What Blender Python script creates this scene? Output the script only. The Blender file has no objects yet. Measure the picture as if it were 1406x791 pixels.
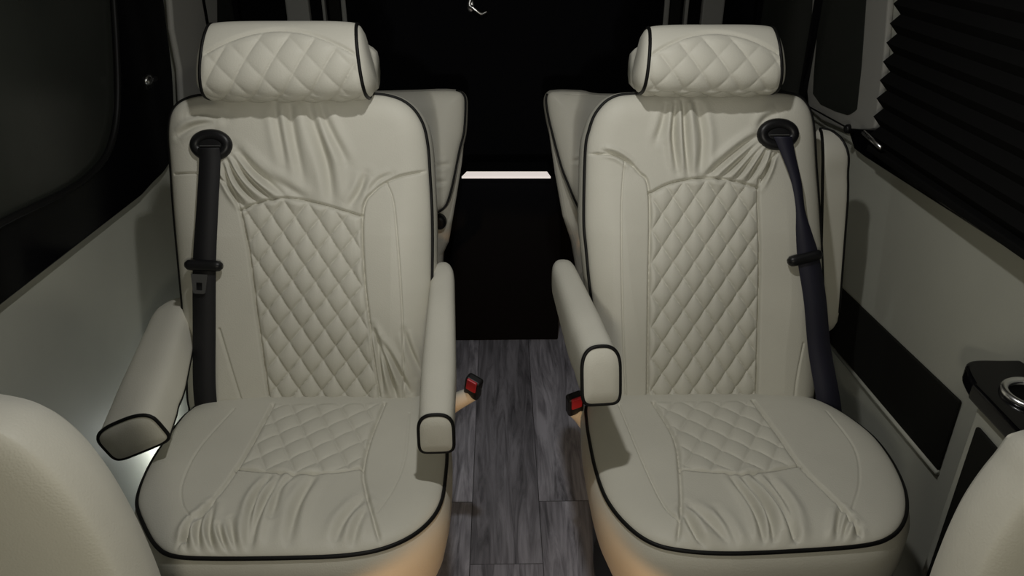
import bpy, bmesh, math
import numpy as np
from mathutils import Matrix, Vector

sc = bpy.context.scene
COL = sc.collection
# ------------------------------------------------------------------ camera
F = 1050.0
PITCH = math.radians(27.3)
YAW = math.radians(0.92)
CAM = np.array([0.0, 0.0, 1.40])
fw = np.array([math.sin(YAW)*math.cos(PITCH), math.cos(YAW)*math.cos(PITCH), -math.sin(PITCH)])
rt = np.array([math.cos(YAW), -math.sin(YAW), 0.0])
up = np.cross(rt, fw)
cd = bpy.data.cameras.new('camera')
cam = bpy.data.objects.new('camera', cd)
COL.objects.link(cam)
cd.sensor_width = 36.0
cd.lens = F/1406*36
cd.clip_start = 0.02
M = Matrix(((rt[0], up[0], -fw[0], CAM[0]), (rt[1], up[1], -fw[1], CAM[1]), (rt[2], up[2], -fw[2], CAM[2]), (0, 0, 0, 1)))
cam.matrix_world = M
sc.camera = cam


def ray(u, v):
    return fw + rt*((u-703.0)/F) - up*((v-395.5)/F)


def hit(u, v, O, N):
    """where the sight line of a measured point meets a real plane of the place"""
    d = ray(u, v)
    s = np.dot(O-CAM, N)/np.dot(d, N)
    return CAM + d*s


def onx(u, v, x):
    return hit(u, v, np.array([x, 0, 0.]), np.array([1., 0, 0]))


def ony(u, v, y):
    return hit(u, v, np.array([0, y, 0.]), np.array([0, 1., 0]))


def onz(u, v, z):
    return hit(u, v, np.array([0, 0, z]), np.array([0, 0, 1.]))


class Plane:
    def __init__(s, O, X, V):
        s.O = np.array(O, float)
        s.X = np.array(X, float)/np.linalg.norm(X)
        V = np.array(V, float)
        V = V - np.dot(V, s.X)*s.X
        s.V = V/np.linalg.norm(V)
        s.N = np.cross(s.X, s.V)
        if np.dot(s.N, CAM-s.O) < 0:
            s.N = -s.N

    def P(s, pts, n=0.0):
        out = []
        for (u, v) in pts:
            w = hit(u, v, s.O+s.N*n, s.N)-s.O
            out.append((np.dot(w, s.X), np.dot(w, s.V)))
        return np.array(out)

    def W(s, a, b, n):
        a = np.asarray(a, float)[..., None]
        b = np.asarray(b, float)[..., None]
        n = np.asarray(n, float)[..., None]
        return s.O + a*s.X + b*s.V + n*s.N


# --------------------------------------------------------------- materials
def mat(name, col, rough=0.5, metal=0.0, bump=None, coat=0.0, spec=0.5, vary=0.0, emit=None, vscale=6.0):
    m = bpy.data.materials.new(name)
    m.use_nodes = True
    nt = m.node_tree
    b = nt.nodes['Principled BSDF']
    b.inputs['Base Color'].default_value = (*col, 1)
    b.inputs['Roughness'].default_value = rough
    b.inputs['Metallic'].default_value = metal
    b.inputs['Coat Weight'].default_value = coat
    b.inputs['Specular IOR Level'].default_value = spec
    tc = nt.nodes.new('ShaderNodeTexCoord')
    if vary:
        nz = nt.nodes.new('ShaderNodeTexNoise')
        nz.inputs['Scale'].default_value = vscale
        nz.inputs['Detail'].default_value = 4
        nt.links.new(tc.outputs['Object'], nz.inputs['Vector'])
        rp = nt.nodes.new('ShaderNodeValToRGB')
        rp.color_ramp.elements[0].position = 0.3
        rp.color_ramp.elements[1].position = 0.7
        rp.color_ramp.elements[0].color = (*[c*(1-vary) for c in col], 1)
        rp.color_ramp.elements[1].color = (*[min(1, c*(1+vary)) for c in col], 1)
        nt.links.new(nz.outputs['Fac'], rp.inputs['Fac'])
        nt.links.new(rp.outputs['Color'], b.inputs['Base Color'])
    if bump:
        kind, scale, strength, dist = bump
        if kind == 'leather':
            t = nt.nodes.new('ShaderNodeTexVoronoi')
            t.feature = 'SMOOTH_F1'
            out = t.outputs['Distance']
        else:
            t = nt.nodes.new('ShaderNodeTexNoise')
            t.inputs['Detail'].default_value = 3
            out = t.outputs['Fac']
        t.inputs['Scale'].default_value = scale
        nt.links.new(tc.outputs['Object'], t.inputs['Vector'])
        bp = nt.nodes.new('ShaderNodeBump')
        bp.inputs['Strength'].default_value = strength
        bp.inputs['Distance'].default_value = dist
        nt.links.new(out, bp.inputs['Height'])
        nt.links.new(bp.outputs['Normal'], b.inputs['Normal'])
    if emit:
        b.inputs['Emission Color'].default_value = (*emit[0], 1)
        b.inputs['Emission Strength'].default_value = emit[1]
    return m


LEATHER = mat('cream_leather', (0.60, 0.588, 0.518), 0.52, bump=('leather', 420, 0.25, 0.001), vary=0.04, spec=0.3)
PIPE = mat('black_piping', (0.006, 0.006, 0.006), 0.5, spec=0.2)
BELT = mat('black_webbing', (0.008, 0.008, 0.010), 0.7, bump=('noise', 900, 0.3, 0.0005))
BELTN = mat('navy_black_webbing', (0.012, 0.012, 0.026), 0.65, bump=('noise', 900, 0.3, 0.0005))
PLASTIC = mat('black_plastic', (0.008, 0.008, 0.009), 0.4, spec=0.35)
GREYPL = mat('grey_plastic', (0.07, 0.07, 0.07), 0.45)
RED = mat('red_plastic', (0.42, 0.02, 0.03), 0.4)
CHROME = mat('chrome', (0.88, 0.88, 0.89), 0.25, metal=1.0)
WALLM = mat('wall_vinyl', (0.435, 0.44, 0.385), 0.6, bump=('leather', 260, 0.12, 0.001), vary=0.03)
PILLAR = mat('pillar_vinyl', (0.34, 0.335, 0.31), 0.6, bump=('noise', 160, 0.15, 0.001))
GLOSS = mat('gloss_black', (0.003, 0.003, 0.004), 0.14, spec=0.28)
GLASS = mat('tinted_glass', (0.032, 0.035, 0.030), 0.25, spec=0.5, vary=0.25, vscale=2.0)
BLACK = mat('black_carpet', (0.0042, 0.0044, 0.0054), 0.9, bump=('noise', 500, 0.4, 0.001), spec=0.05)
GRILLE = mat('black_grille_cloth', (0.012, 0.012, 0.010), 0.85, bump=('noise', 700, 0.4, 0.001), spec=0.15)
BLINDM = mat('black_pleated_cloth', (0.005, 0.005, 0.005), 0.85, spec=0.1)
CEILM = mat('ceiling_vinyl', (0.45, 0.44, 0.40), 0.7)
DARKMETAL = mat('dark_metal', (0.03, 0.03, 0.03), 0.45, metal=0.6)
LEDGE_GLOW = mat('ledge_glow', (0.75, 0.72, 0.70), 0.4, emit=((1.0, 0.90, 0.84), 0.62))  # white ledge, its brightness put in as emission; not a lamp


def floor_material():
    m = bpy.data.materials.new('grey_oak_planks')
    m.use_nodes = True
    nt = m.node_tree
    L = nt.links.new
    b = nt.nodes['Principled BSDF']
    tc = nt.nodes.new('ShaderNodeTexCoord')
    mp = nt.nodes.new('ShaderNodeMapping')
    mp.inputs['Rotation'].default_value = (0, 0, math.radians(90))
    mp.inputs['Location'].default_value = (-0.934, 0.078, 0)
    L(tc.outputs['Object'], mp.inputs['Vector'])
    br = nt.nodes.new('ShaderNodeTexBrick')
    br.offset = 0.83
    br.inputs['Scale'].default_value = 1.0
    br.inputs['Brick Width'].default_value = 1.22
    br.inputs['Row Height'].default_value = 0.172
    br.inputs['Mortar Size'].default_value = 0.0012
    br.inputs['Mortar Smooth'].default_value = 0.2
    br.inputs['Color1'].default_value = (0.80, 0.80, 0.80, 1)
    br.inputs['Color2'].default_value = (1.18, 1.18, 1.18, 1)
    br.inputs['Mortar'].default_value = (0.25, 0.25, 0.25, 1)
    L(mp.outputs['Vector'], br.inputs['Vector'])
    # per plank shift of the grain
    ad = nt.nodes.new('ShaderNodeVectorMath'); ad.operation = 'MULTIPLY_ADD'
    L(br.outputs['Color'], ad.inputs[0])
    ad.inputs[1].default_value = (9, 9, 9)
    L(tc.outputs['Object'], ad.inputs[2])
    mp2 = nt.nodes.new('ShaderNodeMapping')
    mp2.inputs['Scale'].default_value = (1.0, 0.10, 1.0)
    L(ad.outputs['Vector'], mp2.inputs['Vector'])
    n1 = nt.nodes.new('ShaderNodeTexNoise')
    n1.inputs['Scale'].default_value = 34
    n1.inputs['Detail'].default_value = 6
    n1.inputs['Roughness'].default_value = 0.62
    n1.inputs['Distortion'].default_value = 1.6
    L(mp2.outputs['Vector'], n1.inputs['Vector'])
    n2 = nt.nodes.new('ShaderNodeTexNoise')
    n2.inputs['Scale'].default_value = 9
    n2.inputs['Detail'].default_value = 3
    L(mp2.outputs['Vector'], n2.inputs['Vector'])
    rp = nt.nodes.new('ShaderNodeValToRGB')
    e = rp.color_ramp.elements
    e[0].position = 0.32; e[0].color = (0.098, 0.102, 0.124, 1)
    e[1].position = 0.68; e[1].color = (0.37, 0.385, 0.46, 1)
    L(n1.outputs['Fac'], rp.inputs['Fac'])
    mx = nt.nodes.new('ShaderNodeMix'); mx.data_type = 'RGBA'; mx.blend_type = 'MULTIPLY'
    mx.inputs['Factor'].default_value = 1.0
    L(rp.outputs['Color'], mx.inputs['A']); L(br.outputs['Color'], mx.inputs['B'])
    rp2 = nt.nodes.new('ShaderNodeValToRGB')
    rp2.color_ramp.elements[0].position = 0.35; rp2.color_ramp.elements[0].color = (0.72, 0.72, 0.72, 1)
    rp2.color_ramp.elements[1].position = 0.65; rp2.color_ramp.elements[1].color = (1.15, 1.15, 1.15, 1)
    L(n2.outputs['Fac'], rp2.inputs['Fac'])
    mx2 = nt.nodes.new('ShaderNodeMix'); mx2.data_type = 'RGBA'; mx2.blend_type = 'MULTIPLY'
    mx2.inputs['Factor'].default_value = 1.0
    L(mx.outputs['Result'], mx2.inputs['A']); L(rp2.outputs['Color'], mx2.inputs['B'])
    L(mx2.outputs['Result'], b.inputs['Base Color'])
    b.inputs['Roughness'].default_value = 0.5
    bp = nt.nodes.new('ShaderNodeBump')
    bp.inputs['Strength'].default_value = 0.25
    bp.inputs['Distance'].default_value = 0.002
    L(n1.outputs['Fac'], bp.inputs['Height'])
    L(bp.outputs['Normal'], b.inputs['Normal'])
    return m


FLOORM = floor_material()


# ------------------------------------------------------------ object tools
class Ctx:
    base = np.zeros(3)


def mesh(name, V, Fc, m, parent=None, smooth=True):
    V = np.asarray(V, float) - Ctx.base
    me = bpy.data.meshes.new(name)
    me.from_pydata(V.tolist(), [], [list(map(int, f)) for f in Fc])
    bm = bmesh.new()
    bm.from_mesh(me)
    bmesh.ops.recalc_face_normals(bm, faces=bm.faces)
    bm.to_mesh(me)
    bm.free()
    me.update()
    if smooth:
        me.polygons.foreach_set('use_smooth', [True]*len(me.polygons))
    me.materials.append(m)
    o = bpy.data.objects.new(name, me)
    COL.objects.link(o)
    o.parent = parent
    if parent is None:
        o.location = Ctx.base
    return o


def thing(name, label, cat, loc, group=None):
    o = bpy.data.objects.new(name, None)
    o.empty_display_size = 0.1
    COL.objects.link(o)
    o.location = loc
    Ctx.base = np.array(loc, float)
    tag(o, label, cat, group)
    return o


def tag(o, label, cat, group=None):
    o['label'] = label
    o['category'] = cat
    if group:
        o['group'] = group
    return o


def structure(o):
    o['kind'] = 'structure'
    return o


def join(*parts):
    V = []
    Fc = []
    n = 0
    for v, f in parts:
        v = np.asarray(v, float)
        V.append(v)
        Fc += [[i+n for i in q] for q in f]
        n += len(v)
    return np.concatenate(V), Fc


def bevel(o, w, seg=3):
    md = o.modifiers.new('bevel', 'BEVEL')
    md.width = w
    md.segments = seg
    md.limit_method = 'ANGLE'
    md.angle_limit = math.radians(35)
    return o


def box(c, s, R=None):
    c = np.array(c, float)
    h = np.array(s, float)/2
    v = np.array([(x, y, z) for x in (-1, 1) for y in (-1, 1) for z in (-1, 1)], float)*h
    if R is not None:
        v = v @ np.array(R, float)
    return v+c, [(0, 1, 3, 2), (4, 6, 7, 5), (0, 4, 5, 1), (2, 3, 7, 6), (0, 2, 6, 4), (1, 5, 7, 3)]


def tube(path, r, seg=10, closed=False, caps=True):
    P = np.asarray(path, float)
    n = len(P)
    if closed:
        T = np.roll(P, -1, 0)-np.roll(P, 1, 0)
    else:
        T = np.gradient(P, axis=0)
    T /= np.linalg.norm(T, axis=1)[:, None]+1e-12
    a = np.array([0, 0, 1.]) if abs(T[0][2]) < 0.9 else np.array([1., 0, 0])
    nrm = np.cross(T[0], a)
    nrm /= np.linalg.norm(nrm)
    V = []
    rr = np.full(n, r) if np.isscalar(r) else np.asarray(r)
    for i in range(n):
        nrm = nrm-np.dot(nrm, T[i])*T[i]
        nrm /= np.linalg.norm(nrm)
        bn = np.cross(T[i], nrm)
        for k in range(seg):
            t = 2*math.pi*k/seg
            V.append(P[i]+rr[i]*(math.cos(t)*nrm+math.sin(t)*bn))
    Fc = []
    for i in range(n if closed else n-1):
        j = (i+1) % n
        for k in range(seg):
            l = (k+1) % seg
            Fc.append((i*seg+k, i*seg+l, j*seg+l, j*seg+k))
    if caps and not closed:
        Fc.append(tuple(range(seg-1, -1, -1)))
        Fc.append(tuple((n-1)*seg+k for k in range(seg)))
    return np.array(V), Fc


def spline(pts, n=16, closed=False):
    P = np.asarray(pts, float)
    m = len(P)
    out = []
    rng = m if closed else m-1
    for i in range(rng):
        if closed:
            p0, p1, p2, p3 = P[i-1], P[i], P[(i+1) % m], P[(i+2) % m]
        else:
            p1, p2 = P[i], P[i+1]
            p0 = P[i-1] if i > 0 else 2*p1-p2
            p3 = P[i+2] if i+2 < m else 2*p2-p1
        for k in range(n):
            t = k/n
            out.append(0.5*((2*p1)+(-p0+p2)*t+(2*p0-5*p1+4*p2-p3)*t*t+(-p0+3*p1-3*p2+p3)*t**3))
    if not closed:
        out.append(P[-1])
    return np.array(out)


def pdist(X, Y, poly):
    """distance from points to a polyline"""
    d = np.full(X.shape, 1e9)
    for i in range(len(poly)-1):
        a = poly[i]
        b = poly[i+1]
        e = b-a
        L2 = e@e+1e-12
        t = np.clip(((X-a[0])*e[0]+(Y-a[1])*e[1])/L2, 0, 1)
        d = np.minimum(d, np.hypot(X-a[0]-t*e[0], Y-a[1]-t*e[1]))
    return d


def pdist_t(X, Y, poly):
    """distance and arc parameter 0..1"""
    d = np.full(X.shape, 1e9)
    tt = np.zeros(X.shape)
    n = len(poly)-1
    for i in range(n):
        a = poly[i]
        b = poly[i+1]
        e = b-a
        L2 = e@e+1e-12
        t = np.clip(((X-a[0])*e[0]+(Y-a[1])*e[1])/L2, 0, 1)
        dd = np.hypot(X-a[0]-t*e[0], Y-a[1]-t*e[1])
        k = dd < d
        d = np.where(k, dd, d)
        tt = np.where(k, (i+t)/n, tt)
    return d, tt


def inside(X, Y, poly):
    r = np.zeros(X.shape, bool)
    n = len(poly)
    for i in range(n):
        x1, y1 = poly[i]
        x2, y2 = poly[(i+1) % n]
        c = ((y1 > Y) != (y2 > Y))
        xi = (x2-x1)*(Y-y1)/((y2-y1) if abs(y2-y1) > 1e-12 else 1e-12)+x1
        r ^= c & (X < xi)
    return r


def outline_grid(poly, nx, nv, vtop=None):
    """rows of points across a closed outline, dense towards both ends"""
    vmin, vmax = poly[:, 1].min()+1e-4, poly[:, 1].max()-1e-4
    t = (1-np.cos(np.linspace(0.0, 1.0, nv)*math.pi))/2
    t = 0.55*t+0.45*np.linspace(0, 1, nv)
    t = np.where(t < 0, 0, t)
    vs = vmin+(vmax-vmin)*t
    s = np.linspace(-1, 1, nx)
    s = 0.75*s+0.25*np.sin(s*math.pi/2)
    A = np.zeros((nv, nx))
    B = np.zeros((nv, nx))
    n = len(poly)
    for i, v in enumerate(vs):
        xs = []
        for k in range(n):
            p, q = poly[k], poly[(k+1) % n]
            if (p[1] > v) != (q[1] > v):
                xs.append(p[0]+(q[0]-p[0])*(v-p[1])/(q[1]-p[1]))
        lo, hi = min(xs), max(xs)
        A[i] = (lo+hi)/2+s*(hi-lo)/2
        B[i] = v
    return A, B


class Pad:
    """an upholstered panel: outline on a plane, height field over it, boxed sides"""

    def __init__(s, pl, outline, bulge, R, nx=230, nv=300):
        s.pl = pl
        s.out = outline
        s.loopc = np.vstack([outline, outline[:1]])
        s.bulge = bulge
        s.R = R
        s.nx, s.nv = nx, nv
        s.grooves = []
        s.wrinkles = []
        s.quilts = []
        s.extra = None

    def h(s, X, Y):
        X = np.asarray(X, float)
        Y = np.asarray(Y, float)
        d = pdist(X, Y, s.loopc)
        q = np.clip(d/s.R, 0, 1)
        z = s.bulge*np.sqrt(np.clip(1-(1-q)**2, 0, 1))
        edge = np.clip(d/0.02, 0, 1)
        if s.extra is not None:
            z = z+s.extra(X, Y)*np.clip(d/0.08, 0, 1)
        for (poly, dep, w) in s.grooves:
            dd = pdist(X, Y, poly)
            z = z-edge*dep*np.exp(-(dd/w)**2)
        for (poly, dep, w) in s.wrinkles:
            dd, t = pdist_t(X, Y, poly)
            env = np.sin(np.clip(t, 0.02, 0.98)*math.pi)**0.6
            z = z+edge*env*2.0*dep*(-np.exp(-(dd/w)**2)+0.55*np.exp(-((dd-2.0*w)/(1.3*w))**2))
        for (poly, w_, h_, rot, amp, o, dom) in s.quilts:
            k = inside(X, Y, poly)
            dp = pdist(X, Y, np.vstack([poly, poly[:1]]))
            c, sn = math.cos(rot), math.sin(rot)
            x2 = c*(X-o[0])+sn*(Y-o[1])
            y2 = -sn*(X-o[0])+c*(Y-o[1])
            a = x2/w_+y2/h_
            b = x2/w_-y2/h_
            fa = np.abs(np.sin(math.pi*a))
            fb = np.abs(np.sin(math.pi*b))
            if dom > 0:
                p = fa**0.30*(0.12+0.88*fb**0.30)
            else:
                p = fb**0.30*(0.12+0.88*fa**0.30)
            z = z+np.where(k, amp*(p-0.55)*np.clip(dp/0.012, 0, 1), 0)
        return z

    def build(s, name, parent, prof, m, insert='quilted_panel', pipe_r=0.0036, pipe_part=(0, 1), pipe_name='piping'):
        A, B = outline_grid(s.out, s.nx, s.nv)
        Z = s.h(A, B)
        V = s.pl.W(A, B, Z).reshape(-1, 3)
        nx, nv = s.nx, s.nv
        idx = np.arange(nx*nv).reshape(nv, nx)
        q = np.stack([idx[:-1, :-1], idx[:-1, 1:], idx[1:, 1:], idx[1:, :-1]], -1).reshape(-1, 4)
        ca = (A[:-1, :-1]+A[1:, 1:])/2
        cb = (B[:-1, :-1]+B[1:, 1:])/2
        inq = np.zeros(ca.shape, bool)
        for Q in s.quilts:
            inq |= inside(ca, cb, Q[0])
        inq = inq.reshape(-1)
        # boundary loop: bottom (first row), right, top, left
        loop = list(idx[0, :])+list(idx[1:, -1])+list(idx[-1, -2::-1])+list(idx[-2:0:-1, 0])
        a = A.reshape(-1)[loop]
        b = B.reshape(-1)[loop]
        ta = np.roll(a, -3)-np.roll(a, 3)
        tb = np.roll(b, -3)-np.roll(b, 3)
        L = np.hypot(ta, tb)+1e-9
        na, nb = tb/L, -ta/L
        for _ in range(4):
            na = (np.roll(na, 1)+na+np.roll(na, -1))/3
            nb = (np.roll(nb, 1)+nb+np.roll(nb, -1))/3
        ln = np.hypot(na, nb)
        na, nb = na/ln, nb/ln
        verts = [V]
        faces = q[~inq].tolist()
        prev = loop
        n0 = len(V)
        K = len(loop)
        for (off, dn) in prof:
            W = s.pl.W(a+na*off, b+nb*off, np.full(K, dn))
            verts.append(W)
            cur = list(range(n0, n0+K))
            n0 += K
            for i in range(K):
                j = (i+1) % K
                faces.append((prev[i], cur[i], cur[j], prev[j]))
            prev = cur
        cen = s.pl.W(np.array([a.mean()]), np.array([b.mean()]), np.array([prof[-1][1]]))
        verts.append(cen)
        for i in range(K):
            faces.append((prev[i], n0, prev[(i+1) % K]))
        VV = np.concatenate(verts)
        # orient
        o = mesh(name, VV, faces, m, parent)
        if inq.any():
            used, inv = np.unique(q[inq].reshape(-1), return_inverse=True)
            mesh(insert, V[used], inv.reshape(-1, 4).tolist(), m, o)
        P = s.pl.W(a+na*0.002, b+nb*0.002, np.full(K, 0.0))
        i0, i1 = int(pipe_part[0]*K), int(pipe_part[1]*K)
        step = 2
        if pipe_part == (0, 1):
            mesh(pipe_name, *tube(P[::step], pipe_r, 8, closed=True), PIPE, o)
        else:
            mesh(pipe_name, *tube(np.roll(P, -i0, 0)[:i1-i0:step], pipe_r, 8), PIPE, o)
        s.obj = o
        return o


def crop(x0, y0, s):
    return lambda *pts: [(x0+x/s, y0+y/s) for x, y in pts]


# ---------------------------------------------------------------- headrest
def headrest(parent, pl, hx, w_top, w_bot, side, hs, quilt_rot):
    """pl: plane at the headrest (origin at its bottom centre)."""
    prof = [(0.046, 0.010), (0.060, 0.030), (0.064, 0.060), (0.058, 0.095), (0.045, 0.125), (0.024, 0.149), (0.000, 0.157),
            (-0.028, 0.150), (-0.048, 0.125), (-0.056, 0.09), (-0.054, 0.05), (-0.042, 0.015), (-0.015, 0.0), (0.020, 0.0)]
    prof = [(d_*0.92, h_*hs) for d_, h_ in prof]
    C = spline(prof, 14, closed=True)
    n = len(C)
    nx = 150
    T = np.roll(C, -1, 0)-np.roll(C, 1, 0)
    T /= np.linalg.norm(T, axis=1)[:, None]
    Nn = np.stack([T[:, 1], -T[:, 0]], 1)
    cen = C.mean(0)
    if ((C-cen)*Nn).sum() < 0:
        Nn = -Nn
    s = np.linspace(-1, 1, nx)
    S, Ci = np.meshgrid(s, np.arange(n))
    H = C[Ci, 1]
    D = C[Ci, 0]
    halfw = (w_bot+(w_top-w_bot)*H/(0.157*hs))/2
    X = S*halfw
    arcl = np.concatenate([[0], np.cumsum(np.linalg.norm(np.diff(C, axis=0), axis=1))])[Ci]
    # arc of the quilted insert, on the front
    arc = (0.137-0.050*(S/0.98)**2)*hs
    front = (D > -0.005)
    ins = front & (H < arc)
    w_, h_ = 0.058, 0.080*hs
    c, sn = math.cos(quilt_rot), math.sin(quilt_rot)
    x2 = c*X+sn*arcl
    y2 = -sn*X+c*arcl
    fa = np.abs(np.sin(math.pi*(x2/w_+y2/h_)))
    fb = np.abs(np.sin(math.pi*(x2/w_-y2/h_)))
    if side < 0:
        p = fa**0.45*(0.5+0.5*fb**0.5)
        p = fb**0.42*(0.5+0.5*fa**0.5)
    else:
        p = fa**0.42*(0.5+0.5*fb**0.5)
    disp = np.where(ins, 0.0075*(p-0.6)*np.clip((arc-H)/0.015, 0, 1), 0)
    disp -= np.where(front, 0.004*np.exp(-((H-arc)/0.0035)**2), 0)
    edge = np.clip((1-np.abs(S))/0.06, 0, 1)
    disp = disp*edge + 0.006*np.sqrt(np.clip(1-S**4, 0, 1))
    DD = D+Nn[Ci, 0]*disp
    HH = H+Nn[Ci, 1]*disp
    V = pl.W(hx+X, HH, DD).reshape(-1, 3)
    idx = np.arange(n*nx).reshape(n, nx)
    nxt = np.roll(idx, -1, 0)
    q = np.stack([idx[:, :-1], nxt[:, :-1], nxt[:, 1:], idx[:, 1:]], -1).reshape(-1, 4)
    inq = (ins[:, :-1] & ins[:, 1:] & np.roll(ins, -1, 0)[:, 1:]).reshape(-1)
    faces = q[~inq].tolist()
    verts = [V]
    n0 = len(V)
    # domed ends
    for e, col in ((-1, 0), (1, nx-1)):
        ring = list(idx[:, col])
        hw = halfw[:, col]
        prev = ring
        for (k, o) in ((0.94, 0.006), (0.80, 0.012), (0.5, 0.017)):
            c2 = cen+(C-cen)*k
            W = pl.W(hx+e*(hw+o), c2[:, 1], c2[:, 0])
            verts.append(W)
            cur = list(range(n0, n0+n))
            n0 += n
            for i in range(n):
                j = (i+1) % n
                faces.append((prev[i], prev[j], cur[j], cur[i]))
            prev = cur
        faces.append(tuple(prev))
    o = mesh('headrest', np.concatenate(verts), faces, LEATHER, parent)
    used, inv = np.unique(q[inq].reshape(-1), return_inverse=True)
    mesh('quilted_panel', V[used], inv.reshape(-1, 4).tolist(), LEATHER, o)
    for e, col in ((-1, 0), (1, nx-1)):
        P = pl.W(hx+e*(halfw[:, col]+0.001), C[:, 1], C[:, 0]) + pl.N*0
        mesh('piping', *tube(P, 0.0036, 8, closed=True), PIPE, o)
    # rounded rear half of the headrest, gathered leather
    m = 40
    k = 48
    V = []
    for i in range(m):
        s_ = -1+2*i/(m-1)
        rr = 0.055*(1-abs(s_)**10*0.35)
        for j in range(k):
            t = 2*math.pi*j/k
            wr = 1+0.03*math.sin(9*t+2*math.sin(5*s_))
            V.append((s_*(w_bot/2+0.008), (0.064+1.15*rr*wr*math.sin(t))*hs, -0.083+rr*wr*math.cos(t)))
    V = np.array(V)
    Fc = []
    for i in range(m-1):
        for j in range(k):
            l = (j+1) % k
            Fc.append((i*k+j, (i+1)*k+j, (i+1)*k+l, i*k+l))
    Fc.append(tuple(range(k)))
    Fc.append(tuple((m-1)*k+j for j in range(k-1, -1, -1)))
    mesh('rear_cover', pl.W(hx+V[:, 0], V[:, 1], V[:, 2]), Fc, LEATHER, o)
    # posts
    for e in (-1, 1):
        x = hx+e*0.07
        P = pl.W(np.array([x, x]), np.array([0.02, -0.05]), np.array([-0.02, -0.035]))
        mesh('headrest_post', *tube(P, 0.006, 12), DARKMETAL, o)
    return o


# ---------------------------------------------------------------- armrest
def armrest(parent, rear, front, width, height, roll=0.0, upv=(0, 0, 1), cap_slant=0.25, flare=1.0, label=None, rear_scale=0.8, round_front=False, edge_pipe=False):
    """padded armrest: arched section, rounded rear nose, flat front cap edged with piping; points are on the top line"""
    rear = np.array(rear, float)
    front = np.array(front, float)
    ax = front-rear
    Ln = np.linalg.norm(ax)
    ax /= Ln
    upv = np.array(upv, float)
    upv = upv-np.dot(upv, ax)*ax
    upv /= np.linalg.norm(upv)
    sd = np.cross(ax, upv)
    c, s = math.cos(roll), math.sin(roll)
    upv, sd = c*upv+s*sd, c*sd-s*upv
    # section: arch, top at 0, bottom at -height
    sec = []
    K = 40
    for k in range(K):
        t = 2*math.pi*k/K
        cx, cy = math.cos(t), math.sin(t)
        e = 0.62 if cy > 0 else 0.32
        x = math.copysign(abs(cx)**(0.75 if cy > 0 else 0.35), cx)
        y = math.copysign(abs(cy)**e, cy)
        sec.append((x*0.5, y*0.5-0.5))
    sec = np.array(sec)
    st = np.concatenate([[0.0, 0.004, 0.015, 0.035, 0.07], np.linspace(0.12, 0.85, 22), [0.88, 0.91, 0.94, 0.96, 0.98, 0.99, 1.0]])
    V = []
    for t in st:
        if t < 0.12:
            q = max(t/0.12, 0.0)
            sc_ = max(0.12, math.sqrt(1-(1-q)**2))*rear_scale
        else:
            q = (t-0.12)/0.88
            sc_ = rear_scale+(1-rear_scale)*min(1, q*1.6)
        if round_front and t > 0.86:
            sc_ *= math.sqrt(max(0.02, 1-((t-0.86)/0.14)**2))
        if t > 0.78:
            sc_ *= 1+(flare-1)*((t-0.78)/0.22)
        if abs(t-0.80) < 0.03:
            sc_ *= 0.985
        for (x, y) in sec:
            sl = cap_slant*(y+0.5)*height*(t**3)
            yy = (y*sc_) if t > 0.12 else ((y+0.35)*sc_-0.35*rear_scale)
            V.append(rear+ax*(t*Ln-sl)+sd*(x*width*sc_)+upv*(yy*height))
    n = len(st)
    Fc = []
    for i in range(n-1):
        for k in range(K):
            l = (k+1) % K
            Fc.append((i*K+k, (i+1)*K+k, (i+1)*K+l, i*K+l))
    Fc.append(tuple(range(K-1, -1, -1)))
    V = np.array(V)
    # front cap: its own ring of points so the edge stays crisp under the piping
    ring = list(range((n-1)*K, n*K))
    cen = V[ring].mean(0)
    vs = [V]
    n0 = len(V)
    prev = None
    steps = ((1.0, 0.0), (0.9, 0.0035), (0.5, 0.006)) if not round_front else ((1.0, 0.0),)
    for (k_, o) in steps:
        vs.append(cen+(V[ring]-cen)*k_+ax*o)
        cur = list(range(n0, n0+K))
        n0 += K
        if prev is not None:
            for i in range(K):
                j = (i+1) % K
                Fc.append((prev[i], cur[i], cur[j], prev[j]))
        prev = cur
    Fc.append(tuple(prev))
    o = mesh('armrest', np.concatenate(vs), Fc, LEATHER, parent)
    if label:
        o['label'] = label
    if not round_front:
        P = spline(V[ring], 3, closed=True)
        mesh('piping', *tube(P, 0.0034, 8, closed=True), PIPE, o)
    if edge_pipe:
        kr = int(np.argmin(sec[:, 1]*1.0-sec[:, 0]*1.02))
        kl = int(np.argmin(sec[:, 1]*1.0+sec[:, 0]*1.02))
        G = V[:n*K].reshape(n, K, 3)
        if round_front:
            P = np.vstack([G[5:, kr], G[5:-1, kl][::-1]])
            mesh('piping', *tube(spline(P, 3), 0.0034, 8), PIPE, o)
        else:
            for kk in (kr, kl):
                mesh('piping', *tube(spline(G[5:, kk], 3), 0.0034, 8), PIPE, o)
    return o


# ------------------------------------------------------------------- belts
def strip(path, wid, thick=0.0018, n=10):
    """webbing: centre points, half-width vectors"""
    P = spline(path, n)
    Wd = spline(wid, n)
    T = np.gradient(P, axis=0)
    Nn = np.cross(T, Wd)
    Nn /= np.linalg.norm(Nn, axis=1)[:, None]+1e-12
    V = []
    for i in range(len(P)):
        for a, b in ((-1, -1), (1, -1), (1, 1), (-1, 1)):
            V.append(P[i]+a*Wd[i]+b*Nn[i]*thick/2)
    Fc = []
    for i in range(len(P)-1):
        for k in range(4):
            l = (k+1) % 4
            Fc.append((4*i+k, 4*i+l, 4*i+4+l, 4*i+4+k))
    Fc += [(3, 2, 1, 0), tuple(4*len(P)-4+k for k in range(4))]
    return np.array(V), Fc


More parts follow.
